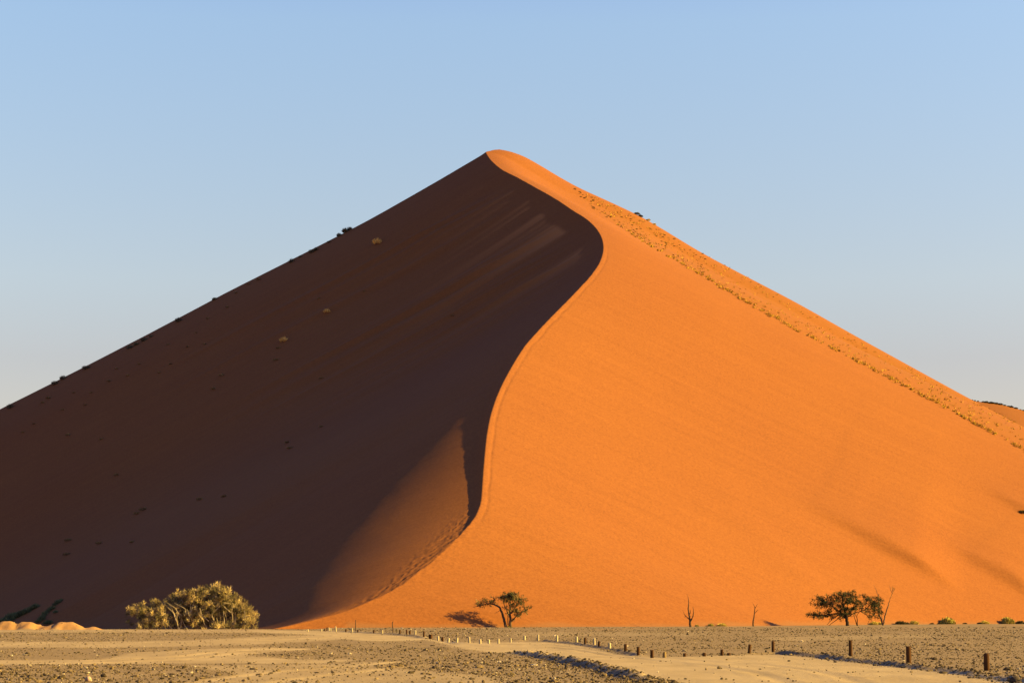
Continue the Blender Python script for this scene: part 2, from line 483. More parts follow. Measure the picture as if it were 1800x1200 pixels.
# ------------------------------------------------------------------ build dune
def build_dune():
    ys = np.r_[np.arange(226, 285, 0.33), np.arange(285, 345, 0.45), np.arange(345, 575, 0.8), np.arange(575, 800, 5.0)]
    def spread():
        d, s, out = 0.0, 0.16, [0.0]
        while d < 330:
            d += s; out.append(d)
            if d > 5: s = min(s * 1.03, 0.9 if d < 130 else 3.0)
        return np.array(out)
    p = spread(); ds = np.r_[-p[:0:-1], p]
    D, Y = np.meshgrid(ds, ys)
    X = D + np.interp(Y, CY, CX)
    Z = dune_z(X.ravel(), Y.ravel()).reshape(X.shape)
    nr, nc = X.shape
    V = np.stack([X, Y, Z], -1).reshape(-1, 3)
    I = np.arange(nr * nc).reshape(nr, nc)
    Q = np.stack([I[:-1, :-1], I[:-1, 1:], I[1:, 1:], I[1:, :-1]], -1).reshape(-1, 4)
    me = make_mesh('dune', V, [Q], True)
    px, py = project(V[:, 0], V[:, 1], V[:, 2])
    h = V[:, 2] + 0.4 * fbm(V[:, 0] / 5, V[:, 1] / 5, 70, 3)
    dust = np.clip(0.5 * (1 - sstep(0.05, 0.7, h)) * (V[:, 0] > -20), 0, 1)
    fattr(me, 'dust', dust)
    # tongues of paler sand colour below the upper brink
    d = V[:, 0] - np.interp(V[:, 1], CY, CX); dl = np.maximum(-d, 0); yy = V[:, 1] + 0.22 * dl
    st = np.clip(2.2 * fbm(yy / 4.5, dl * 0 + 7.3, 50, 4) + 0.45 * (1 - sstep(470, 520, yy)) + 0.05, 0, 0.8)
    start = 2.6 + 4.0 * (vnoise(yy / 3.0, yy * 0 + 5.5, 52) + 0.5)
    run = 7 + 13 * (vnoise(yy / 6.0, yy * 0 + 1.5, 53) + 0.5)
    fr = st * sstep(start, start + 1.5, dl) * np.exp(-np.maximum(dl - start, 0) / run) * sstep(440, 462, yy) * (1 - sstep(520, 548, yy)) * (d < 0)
    fattr(me, 'pale_tongues', fr)
    fattr(me, 'side', sstep(-3, 3, d))
    lo = np.interp(px, [1005, 1040, 1088, 1150, 1200, 1250, 1300, 1350, 1400, 1480, 1550, 1620, 1700, 1760, 1900], [330, 366, 398, 437, 465, 495, 524, 553, 580, 622, 657, 695, 737, 770, 850])
    fattr(me, 'scrub', 0.6 * sstep(2, -5, py - lo) * sstep(1010, 1100, px) * (d > 10) * np.clip(0.75 + 0.8 * fbm(V[:, 0] / 9, V[:, 1] / 9, 75, 3), 0, 1))
    return tag(link('dune', me, M_SAND), kind='structure')
build_dune()

def build_back_dune():
    """lower dune that shows behind the right shoulder"""
    ys = np.arange(640, 1000, 4.0); xs = np.arange(90, 520, 4.0)
    X, Y = np.meshgrid(xs, ys)
    a, k = ray(np.array([1560., 1700., 1760., 1800., 1900., 2100., 2600.]), np.array([690., 701., 710., 721., 745., 800., 960.]))
    ridge = np.interp(X, a * 760, EYE + k * 760)
    Z = ridge - 0.42 * np.abs(Y - 760) + 0.6 * fbm(X / 20, Y / 20, 80, 3)
    Z = smax(Z, np.full_like(Z, -1.0), 4.0)
    nr, nc = X.shape; I = np.arange(nr * nc).reshape(nr, nc)
    Q = np.stack([I[:-1, :-1], I[:-1, 1:], I[1:, 1:], I[1:, :-1]], -1).reshape(-1, 4)
    me = make_mesh('far_dune', np.stack([X, Y, Z], -1).reshape(-1, 3), [Q], True)
    fattr(me, 'dust', np.zeros(nr * nc)); [fattr(me, k_, np.full(nr * nc, v_)) for k_, v_ in (('pale_tongues', 0.0), ('side', 1.0), ('scrub', 0.25))]
    tag(link('far_dune', me, M_SAND), kind='structure')
build_back_dune()

# ------------------------------------------------------------------ ground and track
PU0, PV0, PW, PH = -200, 1096, 2200, 140
def raster(polys):
    uu, vv = np.meshgrid(np.arange(PW) + PU0, np.arange(PH * 2) / 2.0 + PV0)
    out = np.zeros(uu.shape)
    for w, P in polys:
        ins = np.zeros(uu.shape, bool); P = np.array(P, float)
        for a, b in zip(P, np.roll(P, -1, 0)):
            if a[1] == b[1]: continue
            c = ((a[1] > vv) != (b[1] > vv)) & (uu < (b[0] - a[0]) * (vv - a[1]) / (b[1] - a[1]) + a[0])
            ins ^= c
        out = np.maximum(out, ins * w)
    for _ in range(2):
        for ax, r in ((1, 9), (0, 1)):
            pad = [(0, 0), (0, 0)]; pad[ax] = (r + 1, r)
            c = np.cumsum(np.pad(out, pad, 'edge'), ax)
            n = out.shape[ax]
            out = (np.take(c, np.arange(2 * r + 1, 2 * r + 1 + n), ax) - np.take(c, np.arange(n), ax)) / (2 * r + 1)
    return out
TRACK = raster([
    (1.0, [(1990, 1226), (1810, 1199), (1640, 1180), (1500, 1163), (1420, 1155), (1360, 1150), (1270, 1151.5), (1150, 1155.5), (1090, 1150), (1040, 1139), (1000, 1132), (950, 1128), (900, 1128.5),
           (800, 1130), (765, 1125), (735, 1119.5), (690, 1115), (600, 1110), (540, 1107.5), (430, 1106), (440, 1110), (560, 1115), (600, 1121), (640, 1126), (700, 1127),
           (745, 1124), (775, 1130), (810, 1139), (860, 1145), (900, 1148), (960, 1156), (1020, 1169), (1100, 1189), (1160, 1204), (1260, 1236), (1990, 1236)]),
    (0.72, [(-200, 1127), (150, 1127), (330, 1125), (450, 1118), (580, 1114), (620, 1122), (560, 1126), (440, 1133), (200, 1137), (-200, 1138)]),
    (0.75, [(230, 1147), (330, 1140), (470, 1136), (560, 1140), (470, 1146), (430, 1151), (520, 1158), (640, 1158), (560, 1165), (330, 1164), (-200, 1169), (-200, 1160), (180, 1158)]),
    (0.55, [(330, 1168), (560, 1166), (720, 1160), (650, 1172), (860, 1188), (900, 1210), (260, 1210), (420, 1186)]),
    (0.60, [(-200, 1106), (440, 1106), (440, 1111), (-200, 1111)]),
    (0.35, [(1330, 1121), (1450, 1116), (1640, 1114), (1640, 1119), (1460, 1123), (1380, 1125)]),
    (0.30, [(900, 1110), (1250, 1112), (1250, 1116), (900, 1117)]),
])
def track_at(x, y):
    u, v = project(x, y, np.zeros_like(x))
    iu = np.clip(u - PU0, 0, PW - 1).astype(int); iv = np.clip((v - PV0) * 2, 0, PH * 2 - 1).astype(int)
    t = TRACK[iv, iu]
    t = np.where(y > 262, 0.0, t)
    return np.where((np.abs(x) > 0.33 * np.maximum(y, 1) + 8), 0.3, t)

def build_ground():
    def axis(breaks):
        out = []
        for a, b, s in breaks: out.append(np.arange(a, b, s))
        return np.concatenate(out)
    half = [(0, 17, .13), (17, 34, .25), (34, 75, .3), (75, 160, 4)]
    xp = np.r_[axis(half), np.geomspace(165, 9000, 24)]
    xs = np.r_[-xp[:0:-1], xp]
    ys = np.r_[-np.geomspace(9000, 20, 16), np.arange(-10, 44, 3.0), axis([(44, 100, .16), (100, 160, .3), (160, 205, .5), (205, 219, .2), (219, 240, .5), (240, 400, 4)]), np.geomspace(405, 12000, 24)]
    X, Y = np.meshgrid(xs, ys)
    Z = ground_z(X.ravel(), Y.ravel())
    V = np.stack([X.ravel(), Y.ravel(), Z], -1)
    tr = track_at(V[:, 0], V[:, 1])
    rut = np.zeros(len(V)); m_ = (np.abs(V[:, 0]) < 60) & (V[:, 1] > 40) & (V[:, 1] < 220)
    for line in RUTS:
        rut[m_] += np.exp(-(polydist(V[m_, 0], V[m_, 1], line)[0] / .3) ** 2)
    tr = np.clip(tr + .3 * rut * (tr < .85) - .10 * rut * (tr >= .85), 0, 1)
    tr = np.clip(tr * (1 + 0.5 * fbm(V[:, 0] / 2.2, V[:, 1] / 5, 90, 3)) + 0.10 * fbm(V[:, 0] / 6, V[:, 1] / 6, 95, 3), 0, 1)
    hp = np.zeros(len(V))
    for (u, v, r, h) in HEAPS:
        q = np.hypot(V[:, 0] - (u - 900) / F * 212, (V[:, 1] - 212) * .8) / r
        hp = np.maximum(hp, 1 - sstep(0.8, 1.15, q))
    m_ = (np.abs(V[:, 0]) < 150) & (V[:, 1] > 205) & (V[:, 1] < 420)
    hh = dune_z(V[m_, 0], V[m_, 1], False) - V[m_, 2] + 0.75 * fbm(V[m_, 0] / 3.5, V[m_, 1] / 9, 97, 3)
    hp[m_] = np.maximum(hp[m_], 0.9 * sstep(-0.72, -0.15, hh))
    nr, nc = X.shape; I = np.arange(nr * nc).reshape(nr, nc)
    Q = np.stack([I[:-1, :-1], I[:-1, 1:], I[1:, 1:], I[1:, :-1]], -1).reshape(-1, 4)
    sel = (tr[Q].mean(1) > 0.8) & (V[Q[:, 0], 1] < 240) & (V[Q[:, 0], 1] > 44)
    for name, q in (('ground', Q[~sel]), ('track', Q[sel])):
        ids, inv = np.unique(q, return_inverse=True)
        me = make_mesh(name, V[ids], [inv.reshape(-1, 4)], True)
        fattr(me, 'track', tr[ids]); fattr(me, 'heap', hp[ids])
        tag(link(name, me, M_GROUND), kind='structure')
build_ground()

# ------------------------------------------------------------------ stones
_t = (1 + 5 ** .5) / 2
ICO = np.array([(-1, _t, 0), (1, _t, 0), (-1, -_t, 0), (1, -_t, 0), (0, -1, _t), (0, 1, _t), (0, -1, -_t), (0, 1, -_t), (_t, 0, -1), (_t, 0, 1), (-_t, 0, -1), (-_t, 0, 1)]) / math.hypot(1, _t)
ICOF = np.array([(0, 11, 5), (0, 5, 1), (0, 1, 7), (0, 7, 10), (0, 10, 11), (1, 5, 9), (5, 11, 4), (11, 10, 2), (10, 7, 6), (7, 1, 8), (3, 9, 4), (3, 4, 2), (3, 2, 6), (3, 6, 8), (3, 8, 9), (4, 9, 5), (2, 4, 11), (6, 2, 10), (8, 6, 7), (9, 8, 1)])

def gravel():
    n = 190000
    Y = 44 * np.exp(rng.random(n) * math.log(250 / 44)); X = (rng.random(n) - 0.5) * (0.58 * Y + 4)
    tr = track_at(X, Y)
    dens = 0.36 * (1 - tr) ** 1.6 * (0.15 + 1.5 * np.clip(fbm(X / 5, Y / 9, 101, 3) + 0.5, 0, 1)) + 0.012
    bA, sA, _ = polydist(X, Y, BERM_A); bB, sB, tB = polydist(X, Y, BERM_B)
    nearb = np.exp(-((bA - .12) / .40) ** 2) + np.exp(-((bB - .08) / .32) ** 2)
    dens += 2.0 * nearb
    lip = (Y > 219) & (X < -20)
    keep = (rng.random(n) < dens) & ~lip
    X, Y = X[keep], Y[keep]; n = len(X)
    size = np.exp(rng.normal(math.log(0.0185), 0.5, n)); size = np.clip(size, 0.010, 0.085) * (1 + 0.5 * sstep(90, 220, Y))
    Z = ground_z(X, Y)
    k = rng.random(n) * (1 - .55 * np.clip(nearb[keep], 0, 1))  # stones along the berms get darker tints, deepening the berm shadow by colour
    tint = np.where(k[:, None] < .45, (0.056, 0.038, 0.019), np.where(k[:, None] < .945, (0.130, 0.086, 0.040), (0.29, 0.22, 0.13)))
    tint = tint * rng.uniform(.65, 1.35, (n, 1))
    P = ICO[None] * (1 + rng.normal(0, .16, (n, 12, 1)))
    P = P * rng.uniform(.7, 1.35, (n, 1, 3)) * np.array([1, 1, .72])
    c, s = np.cos(rng.random(n) * 6.28), np.sin(rng.random(n) * 6.28)
    x, y = P[..., 0].copy(), P[..., 1].copy()
    P[..., 0] = x * c[:, None] - y * s[:, None]; P[..., 1] = x * s[:, None] + y * c[:, None]
    P = P * size[:, None, None] + np.stack([X, Y, Z + size * .35], -1)[:, None]
    Fc = (ICOF[None] + (np.arange(n) * 12)[:, None, None]).reshape(-1, 3)
    me = make_mesh('gravel', P.reshape(-1, 3), [Fc], False)
    cattr(me, 'tint', np.repeat(tint, 12, 0))
    tag(link('gravel', me, M_STONE), 'loose dark and pale stones scattered over the desert floor', 'gravel', kind='stuff')
gravel()

def boulder(name, u, v, r, label, tint, zs=.85):
    import bmesh
    x, y = [float(q) for q in flat(u, v)]
    bm = bmesh.new(); bmesh.ops.create_icosphere(bm, subdivisions=4, radius=1)
    P = np.array([q.co for q in bm.verts]); f = np.array([[q.index for q in w.verts] for w in bm.faces]); bm.free()
    dsp = 1 + .28 * fbm(P[:, 0] * 1.3 + 9, P[:, 1] * 1.3 + P[:, 2] * .9, 130 + int(u), 4)
    P = P * dsp[:, None] * np.array([1, .9, zs]) * r
    P[:, 2] = np.maximum(P[:, 2], -r * .5)
    me = make_mesh(name, P, [f], True); cattr(me, 'tint', np.tile(tint, (len(P), 1)))
    o = link(name, me, M_STONE, loc=(x, y, float(ground_z(np.array([x]), np.array([y]))[0]) + r * zs * .55))
    return tag(o, label, 'rock')
boulder('boulder', 155, 1197, .085, 'rounded pinkish brown stone, the biggest one lying on the gravel at lower left', (0.30, 0.19, 0.12), 1.0)
boulder('boulder', 1784, 1200, .13, 'dark jagged rock on the track bank beside the rightmost tall brown post', (0.045, 0.032, 0.022), .8)

# ------------------------------------------------------------------ posts along the track
def cyl(r0, r1, h, sides=12, bury=.15, rough=.05, chip=0.0, seed=0):
    r = np.random.default_rng(seed)
    zs = [-bury, 0, h * .3, h * .6, h * .92, h]
    V = []; jit = 1 + r.normal(0, rough, sides)
    for z in zs:
        t = max(0, z) / h; rad = (r0 * (1 - t) + r1 * t) * (0.9 if z == h else 1)
        for i in range(sides):
            a = 2 * math.pi * i / sides
            V.append((math.cos(a) * rad * jit[i], math.sin(a) * rad * jit[i], z + (chip * r.normal() if z >= h * .9 else 0)))
    F4 = [(k * sides + i, k * sides + (i + 1) % sides, (k + 1) * sides + (i + 1) % sides, (k + 1) * sides + i) for k in range(len(zs) - 1) for i in range(sides)]
    V.append((0, 0, h + .004)); top = len(V) - 1; b = (len(zs) - 1) * sides
    F3 = [(b + i, b + (i + 1) % sides, top) for i in range(sides)]
    return np.array(V), [np.array(F4), np.array(F3)]

POSTS = [  # u, base v, top v, tone, lean
    (541, 1109.6, 1105.2, 'P', 0, 'tiny pale post standing alone at the far left start of the post row'),
    (565, 1109, 1105, 'P', 0, 'low pale stub just left of the close cluster of four far posts'),
    (571, 1107.8, 1103.5, 'D', 0, 'thin dark stub, leftmost of the close cluster of four far posts'),
    (574.7, 1108, 1102.2, 'D', 2, 'dark leaning stub, second from left in the cluster of four far posts'),
    (578, 1108.4, 1102.4, 'P', 0, 'whitish post, third from left in the cluster of four far posts'),
    (581.3, 1109, 1103.6, 'P', -3, 'whitish leaning post, rightmost of the cluster of four far posts'),
    (590.5, 1109.6, 1100.4, 'P', -4, 'tallest whitish post of the far row, just right of the four post cluster'),
    (608, 1109.8, 1105.2, 'D', 0, 'small dark post between the tallest whitish far post and the thin bare pole'),
    (619, 1110.6, 1103.6, 'P', 0, 'whitish post immediately left of the thin bare pole by the dune foot'),
    (629, 1110.8, 1106, 'D', 0, 'small dark post immediately right of the thin bare pole by the dune foot'),
    (657, 1112, 1106.6, 'D', 0, 'small dark post standing alone, right of the thin bare pole, left of a pale one'),
    (672, 1113, 1107.2, 'P', 0, 'pale post just left of the tall dark crooked stick'),
    (703, 1113.2, 1106.4, 'D', 0, 'dark post just right of the tall dark crooked stick'),
    (715, 1113.8, 1106.2, 'D', -4, 'dark leaning post, left one of a close pair where the track bends'),
    (720.5, 1114.2, 1108, 'D', 0, 'dark short post, right one of a close pair where the track bends'),
    (730, 1114.6, 1107.4, 'P', 2, 'slim yellowish post right of the dark close pair at the track bend'),
    (745, 1118.5, 1109, 'D', 1, 'slender dark post below the small dark bush on the dune foot'),
    (756.7, 1122.4, 1114.4, 'D', 0, 'broad squat dark post right of the slender dark one at the bend'),
    (770, 1125.2, 1117.4, 'P', 0, 'pale post between two dark ones at the near side of the bend'),
    (778, 1126.8, 1119, 'D', 0, 'dark post right of a pale one, last dark post before a run of pale ones'),
    (788, 1128, 1121, 'P', 6, 'tan post tilting right, first of the run of pale posts after the bend'),
    (803, 1128.2, 1120.2, 'P', 5, 'pale post tilting right, second in the run of pale posts'),
    (825, 1129, 1119.2, 'P', -3, 'tallest cream post of the run left of the forked acacia'),
    (844, 1130.6, 1123, 'P', 0, 'short cream post below the left limb of the small acacia'),
    (859, 1130.4, 1123.4, 'P', 0, 'short cream post below the small acacia, next right of a similar stub'),
    (876, 1130.2, 1122, 'P', 0, 'cream post just left below the trunk of the small acacia'),
    (897.5, 1128.4, 1121.4, 'P', 0, 'cream post at the start of the curved sandy berm below the small acacia'),
    (922, 1125.2, 1117, 'P', 0, 'small straw coloured post on the curved berm right of the small acacia'),
    (946, 1126, 1115.4, 'P', 0, 'stout straw coloured post standing at the top of the curved berm'),
    (979, 1127.2, 1116.4, 'P', 0, 'straw coloured post standing alone on the right half of the curved berm'),
    (1013.5, 1128, 1118.4, 'P', 0, 'half dark half pale post where the curved berm starts to fall'),
    (1028.5, 1131.2, 1120.4, 'D', 0, 'dark brown post between two pale ones on the falling berm'),
    (1044.5, 1132, 1121.4, 'P', 0, 'pale post immediately left of a short dark one on the falling berm'),
    (1053, 1135.4, 1126.4, 'D', 0, 'short dark post immediately right of a pale one on the falling berm'),
    (1071.5, 1140.2, 1129.6, 'P', 0, 'pale post at the lower end of the falling berm'),
    (1099.5, 1143.8, 1131.6, 'D', 0, 'dark brown post above the grey tail of the sandy berm'),
    (1122, 1150.8, 1137, 'D', 0, 'tall dark post at the right tip of the grey berm tail'),
    (1146, 1155.6, 1142, 'M', 0, 'lowest standing dark post at the far edge of the wide track'),
    (1168, 1155, 1145.8, 'L', 0, 'honey coloured short post at the far edge of the wide track'),
    (1203.5, 1153.4, 1147.8, 'D', 0, 'dark stump, left one of two stumps half buried at the track edge'),
    (1238, 1152.8, 1146.8, 'D', 0, 'brown stump, right one of two stumps half buried at the track edge'),
    (1269, 1151.6, 1141, 'D', 0, 'brown post just right of the two stumps at the track edge'),
    (1281, 1151.4, 1147, 'D', 0, 'tiny thin dark stub at the left end of the stony bank'),
    (1317, 1147.2, 1132.2, 'D', 5, 'brown post tilting right, standing on the left end of the stony bank'),
    (1359, 1145.5, 1126.8, 'D', 0, 'brown post standing on the top of the dark stony bank'),
    (1495.5, 1152.5, 1125.4, 'D', 0, 'tall brown post below the dark acacia, leftmost of three big ones'),
    (1597.5, 1164, 1136.2, 'D', 0, 'thick brown post, middle one of the three big ones on the right'),
    (1734.5, 1178, 1148.2, 'D', 0, 'biggest reddish brown post, nearest to the right edge'),
]
M_WMID = wood_material('honey_wood', (0.14, 0.085, 0.032), (0.22, 0.14, 0.055))
def posts():
    for i, (u, vb, vt, tone, lean, lab) in enumerate(POSTS):
        x, y = [float(q) for q in flat(u, vb)]
        y = min(y, 196.0); x = float(ray(u, vb)[0]) * y
        # walk along the sight line to the real ground (berms lift it)
        a, k = [float(q) for q in ray(u, vb)]
        yy = np.arange(max(50, y - 22), y + 3, .05); g = ground_z(a * yy, yy) - (EYE + k * yy)
        hitp = np.nonzero(g > 0)[0]
        if len(hitp): y = float(yy[hitp[0]]); x = a * y
        z = float(ground_z(np.array([x]), np.array([y]))[0])
        h = (vb - vt) / F * y
        r = 0.066 if i < 45 else 0.080
        if 'squat' in lab: r = .13
        if 'tiny thin' in lab: r = .035
        if i >= 36 and i < 45: r = 0.066
        r *= random.uniform(.92, 1.08)
        V, Fc = cyl(r, r * .97, h, 14, .12, .03, .006, i)
        me = make_mesh('wooden_post', V, Fc, False)
        m = {'D': M_WDARK, 'P': M_WPALE, 'M': M_WDARK, 'L': M_WMID}[tone]
        o = link('wooden_post', me, m, loc=(x, y, z))
        o.rotation_euler = (0, math.radians(lean), random.random() * .2)
        tag(o, lab, 'post', 'low wooden posts lining the track')
posts()

# ------------------------------------------------------------------ plants: generic builders
def tubes(paths, sides=6):
    """paths: list of (points Nx3, radii N)"""
    Vs, Fs, off = [], [], 0
    for P, R in paths:
        P = np.asarray(P, float); R = np.asarray(R, float); n = len(P)
        T = np.gradient(P, axis=0); T /= np.linalg.norm(T, axis=1)[:, None] + 1e-9
        ref = np.where(np.abs(T[:, 2:3]) > .9, (1.0, 0, 0), (0, 0, 1.0))
        A = np.cross(T, ref); A /= np.linalg.norm(A, axis=1)[:, None] + 1e-9
        B = np.cross(T, A)
        th = np.arange(sides) * 2 * math.pi / sides
        ring = A[:, None] * np.cos(th)[None, :, None] + B[:, None] * np.sin(th)[None, :, None]
        V = P[:, None] + ring * R[:, None, None]
        Vs.append(V.reshape(-1, 3))
        i = np.arange(n - 1)[:, None] * sides; j = np.arange(sides)[None]; j2 = (j + 1) % sides
        Fs.append((np.stack([i + j, i + j2, i + sides + j2, i + sides + j], -1).reshape(-1, 4)) + off)
        off += n * sides
    return np.concatenate(Vs), np.concatenate(Fs)

def bend(pts, n=10, wob=.04, seed=0):
    r = np.random.default_rng(seed); pts = np.asarray(pts, float)
    s = np.r_[0, np.cumsum(np.linalg.norm(pts[1:] - pts[:-1], axis=1))]
    q = np.linspace(0, s[-1], n * (len(pts) - 1) // 2 + 3)
    P = np.stack([np.interp(q, s, pts[:, i]) for i in range(3)], 1)
    k = np.array([.25, .5, .25])
    for _ in range(2):
        P[1:-1] = np.stack([np.convolve(P[:, i], k, 'valid') for i in range(3)], 1)
    P[1:-1] += r.normal(0, wob, P[1:-1].shape) * s[-1] * .12
    return P

def blades(C, D, length, width):
    """thin four-sided leaf sprays: centre, direction"""
    n = len(C); D = D / (np.linalg.norm(D, axis=1)[:, None] + 1e-9)
    R = rng.normal(size=(n, 3)); A = np.cross(D, R); A /= np.linalg.norm(A, axis=1)[:, None] + 1e-9
    L = np.broadcast_to(np.asarray(length), (n,))[:, None]; Wd = np.broadcast_to(np.asarray(width), (n,))[:, None]
    V = np.stack([C - D * L * .5, C + A * Wd * .5, C + D * L * .5, C - A * Wd * .5], 1).reshape(-1, 3)
    Q = np.arange(4 * n).reshape(n, 4)
    return V, Q

def ball(n, surf=.5):
    d = rng.normal(size=(n, 3)); d /= np.linalg.norm(d, axis=1)[:, None]
    return d, rng.random(n) ** (1 / 3.0) * (1 - surf) + surf * (1 - .25 * rng.random(n))

def tree(name, u, Y, base, limbs, clumps, label, cat, leaf, tints, bark, zbase=None, depth=.8, out=.6, fray=.25, twig=True, group=None, subn=28, spray=.42):
    """limbs: list of (pixel polyline, start radius, end radius, sideways depth of the tip); clumps: (u, v, ru, rv, count)"""
    sc = Y / F
    x0 = float(ray(u, base)[0]) * Y
    z0 = zbase if zbase is not None else float(ground_z(np.array([x0]), np.array([Y]))[0])
    root = empty(name, (x0, Y, z0))
    paths = []
    for i, (pl, r0, r1, dp) in enumerate(limbs):
        pts = [((a - u) * sc, dp[0] + (dp[1] - dp[0]) * k / max(1, len(pl) - 1), (base - b) * sc) for k, (a, b) in enumerate(pl)]
        P = bend(pts, 8, .05, int(u) + i)
        paths.append((P, np.linspace(r0, r1, len(P))))
    ends = [p[0] for p in paths]
    Vf, Ff, Cf, off = [], [], [], 0
    for (a, b, ru, rv, cnt) in clumps:
        c0 = np.array([(a - u) * sc, rng.normal(0, depth * .45), (base - b) * sc])
        rad = np.array([ru * sc, min(ru * sc, depth * 1.4), rv * sc])
        # a twig from the nearest limb into the clump
        if twig:
            al = np.concatenate(ends); j = np.argmin(np.linalg.norm(al - c0, axis=1))
            for q in range(3):
                tip = c0 + rng.normal(0, .45, 3) * rad
                paths.append((bend([al[j], (al[j] + tip) / 2 + rng.normal(0, .06, 3), tip], 6, .05, q + int(a)), np.linspace(.035, .012, 6 if False else len(bend([al[j], (al[j] + tip) / 2, tip], 6, .05, q)))))
        nsub = max(5, cnt // subn)
        sub = c0 + rng.normal(0, .55, (nsub, 3)) * rad
        heart = c0 - np.array([0, 0, .5]) * rad
        axis = (sub - heart) / rad + np.array([0, 0, fray]) + rng.normal(0, .35, (nsub, 3))
        axis /= np.linalg.norm(axis, axis=1)[:, None]
        w = rng.integers(0, nsub, cnt)
        D = axis[w] * out + rng.normal(0, .55, (cnt, 3)); D /= np.linalg.norm(D, axis=1)[:, None]
        C = sub[w] + D * (spray * rng.random(cnt) ** .7)[:, None]
        D = D + rng.normal(0, .45, (cnt, 3))
        V, Q = blades(C, D, leaf[0] * rng.uniform(.6, 1.4, cnt), leaf[1] * rng.uniform(.7, 1.3, cnt))
        Vf.append(V); Ff.append(Q + off); off += len(V)
        t = (np.array(tints)[rng.integers(0, len(tints), nsub)] * rng.uniform(.65, 1.3, (nsub, 1)))[w] * rng.uniform(.7, 1.3, (cnt, 1))
        Cf.append(np.repeat(t, 4, 0))
    V, Q = tubes(paths, 6)
    me = make_mesh('trunk', V, [Q], True); cattr(me, 'tint', np.tile(bark, (len(V), 1)))
    link('trunk', me, M_BARK, root)
    if Vf:
        me = make_mesh('crown', np.concatenate(Vf), [np.concatenate(Ff)], False); cattr(me, 'tint', np.concatenate(Cf))
        link('crown', me, M_LEAF, root)
    return tag(root, label, cat, group)

# big straw-coloured bushy tree at left
bl = []
for i in range(34):
    a = random.uniform(292, 430); tip = (a + random.uniform(-22, 12), random.uniform(1058, 1090)); b = 300 + (a - 292) * .92
    bl.append(([(b, 1108), ((b + tip[0]) / 2 + random.uniform(-6, 6), 1094), tip], random.uniform(.06, .13), .02, (random.uniform(-1.5, 1.5), random.uniform(-2.4, 2.4))))
for i in range(12):
    a = random.uniform(248, 300); tip = (a + random.uniform(-14, 14), random.uniform(1062, 1088)); b = 262 + (a - 248) * .8
    bl.append(([(b, 1108), ((b + tip[0]) / 2, 1097), tip], random.uniform(.05, .09), .02, (random.uniform(-1, 1), random.uniform(-2, 2))))
for i in range(9):
    a0, b0 = random.uniform(300, 410), random.uniform(1070, 1092)
    bl.append(([(a0, b0), (a0 + random.uniform(-14, 14), b0 - 11), (a0 + random.uniform(-22, 22), b0 - random.uniform(18, 30))], .045, .012, (-1.8, -2.4)))
bc = [(238, 1071, 9, 9, 500), (250, 1064, 11, 8, 600), (262, 1077, 17, 13, 1300), (279, 1060, 17, 9, 1200), (284, 1078, 20, 15, 1900), (268, 1094, 22, 9, 1100), (296, 1054, 11, 8, 700),
      (310, 1064, 16, 14, 1500), (318, 1045, 17, 12, 1600), (338, 1040, 18, 11, 1700), (356, 1037, 15, 10, 1300), (376, 1031, 14, 9, 1400), (392, 1040, 17, 12, 1700), (408, 1052, 15, 13, 1600),
      (420, 1066, 15, 11, 1400), (436, 1074, 10, 8, 800), (430, 1084, 14, 9, 1000), (440, 1090, 9, 6, 600), (418, 1095, 17, 7, 1000), (385, 1060, 22, 16, 2200), (360, 1056, 22, 15, 2000), (335, 1062, 20, 14, 1800),
      (345, 1080, 22, 14, 1700), (375, 1082, 22, 14, 1700), (402, 1078, 18, 13, 1500), (320, 1086, 18, 13, 1400), (300, 1092, 16, 9, 1000), (360, 1096, 24, 6, 900), (392, 1097, 18, 5, 700)]
bc = [(a, 1106 - (1106 - b) * .93, ru * .86, rv * .78, int(c * 1.35)) for a, b, ru, rv, c in bc]
tree('camelthorn_tree', 345, 228.0, 1108, bl, bc, 'big bushy straw coloured tree with many stems at the foot of the shadowed dune face', 'tree',
     (.48, .034), [(.42, .29, .11), (.35, .24, .09), (.24, .17, .065), (.44, .31, .125), (.10, .078, .034), (.07, .056, .026)], (.30, .22, .13), zbase=-.55, depth=2.4, out=1.15, fray=.3, subn=40, spray=.52)  # darkest tints paint the shade of hollows between clumps

# small forked acacia at the centre
al = [([(889, 1104), (886, 1092), (882, 1077), (877, 1068), (866, 1064)], .20, .10, (0, .2)),
      ([(866, 1064), (856, 1063), (845, 1067), (831, 1069)], .11, .025, (.2, .3)),
      ([(866, 1064), (869, 1055), (867, 1049)], .06, .02, (.2, -.5)), ([(868, 1057), (877, 1051), (884, 1053)], .045, .015, (.0, -.4)),
      ([(858, 1064), (850, 1058), (843, 1055)], .05, .015, (.2, .9)), ([(862, 1063), (860, 1056), (853, 1052)], .045, .015, (.2, -.9)), ([(850, 1065), (840, 1063), (834, 1062)], .04, .012, (.3, -.4)),
      ([(897, 1104), (897, 1090), (896, 1076), (897, 1060), (894, 1049)], .21, .04, (0, 0)),
      ([(899, 1094), (908, 1084), (917, 1078), (926, 1073)], .10, .02, (0, -.5)), ([(913, 1081), (922, 1070), (931, 1067)], .045, .012, (-.3, -.9)),
      ([(898, 1080), (908, 1066), (915, 1056), (927, 1053)], .09, .015, (0, .6)), ([(897, 1088), (889, 1072), (884, 1060), (887, 1050)], .10, .02, (0, -.6)),
      ([(897, 1072), (904, 1060), (906, 1050)], .06, .02, (0, .9)), ([(893, 1100), (893, 1086), (891, 1074)], .08, .03, (.2, .6)), ([(879, 1075), (873, 1078), (869, 1081)], .03, .01, (0, -.3))]
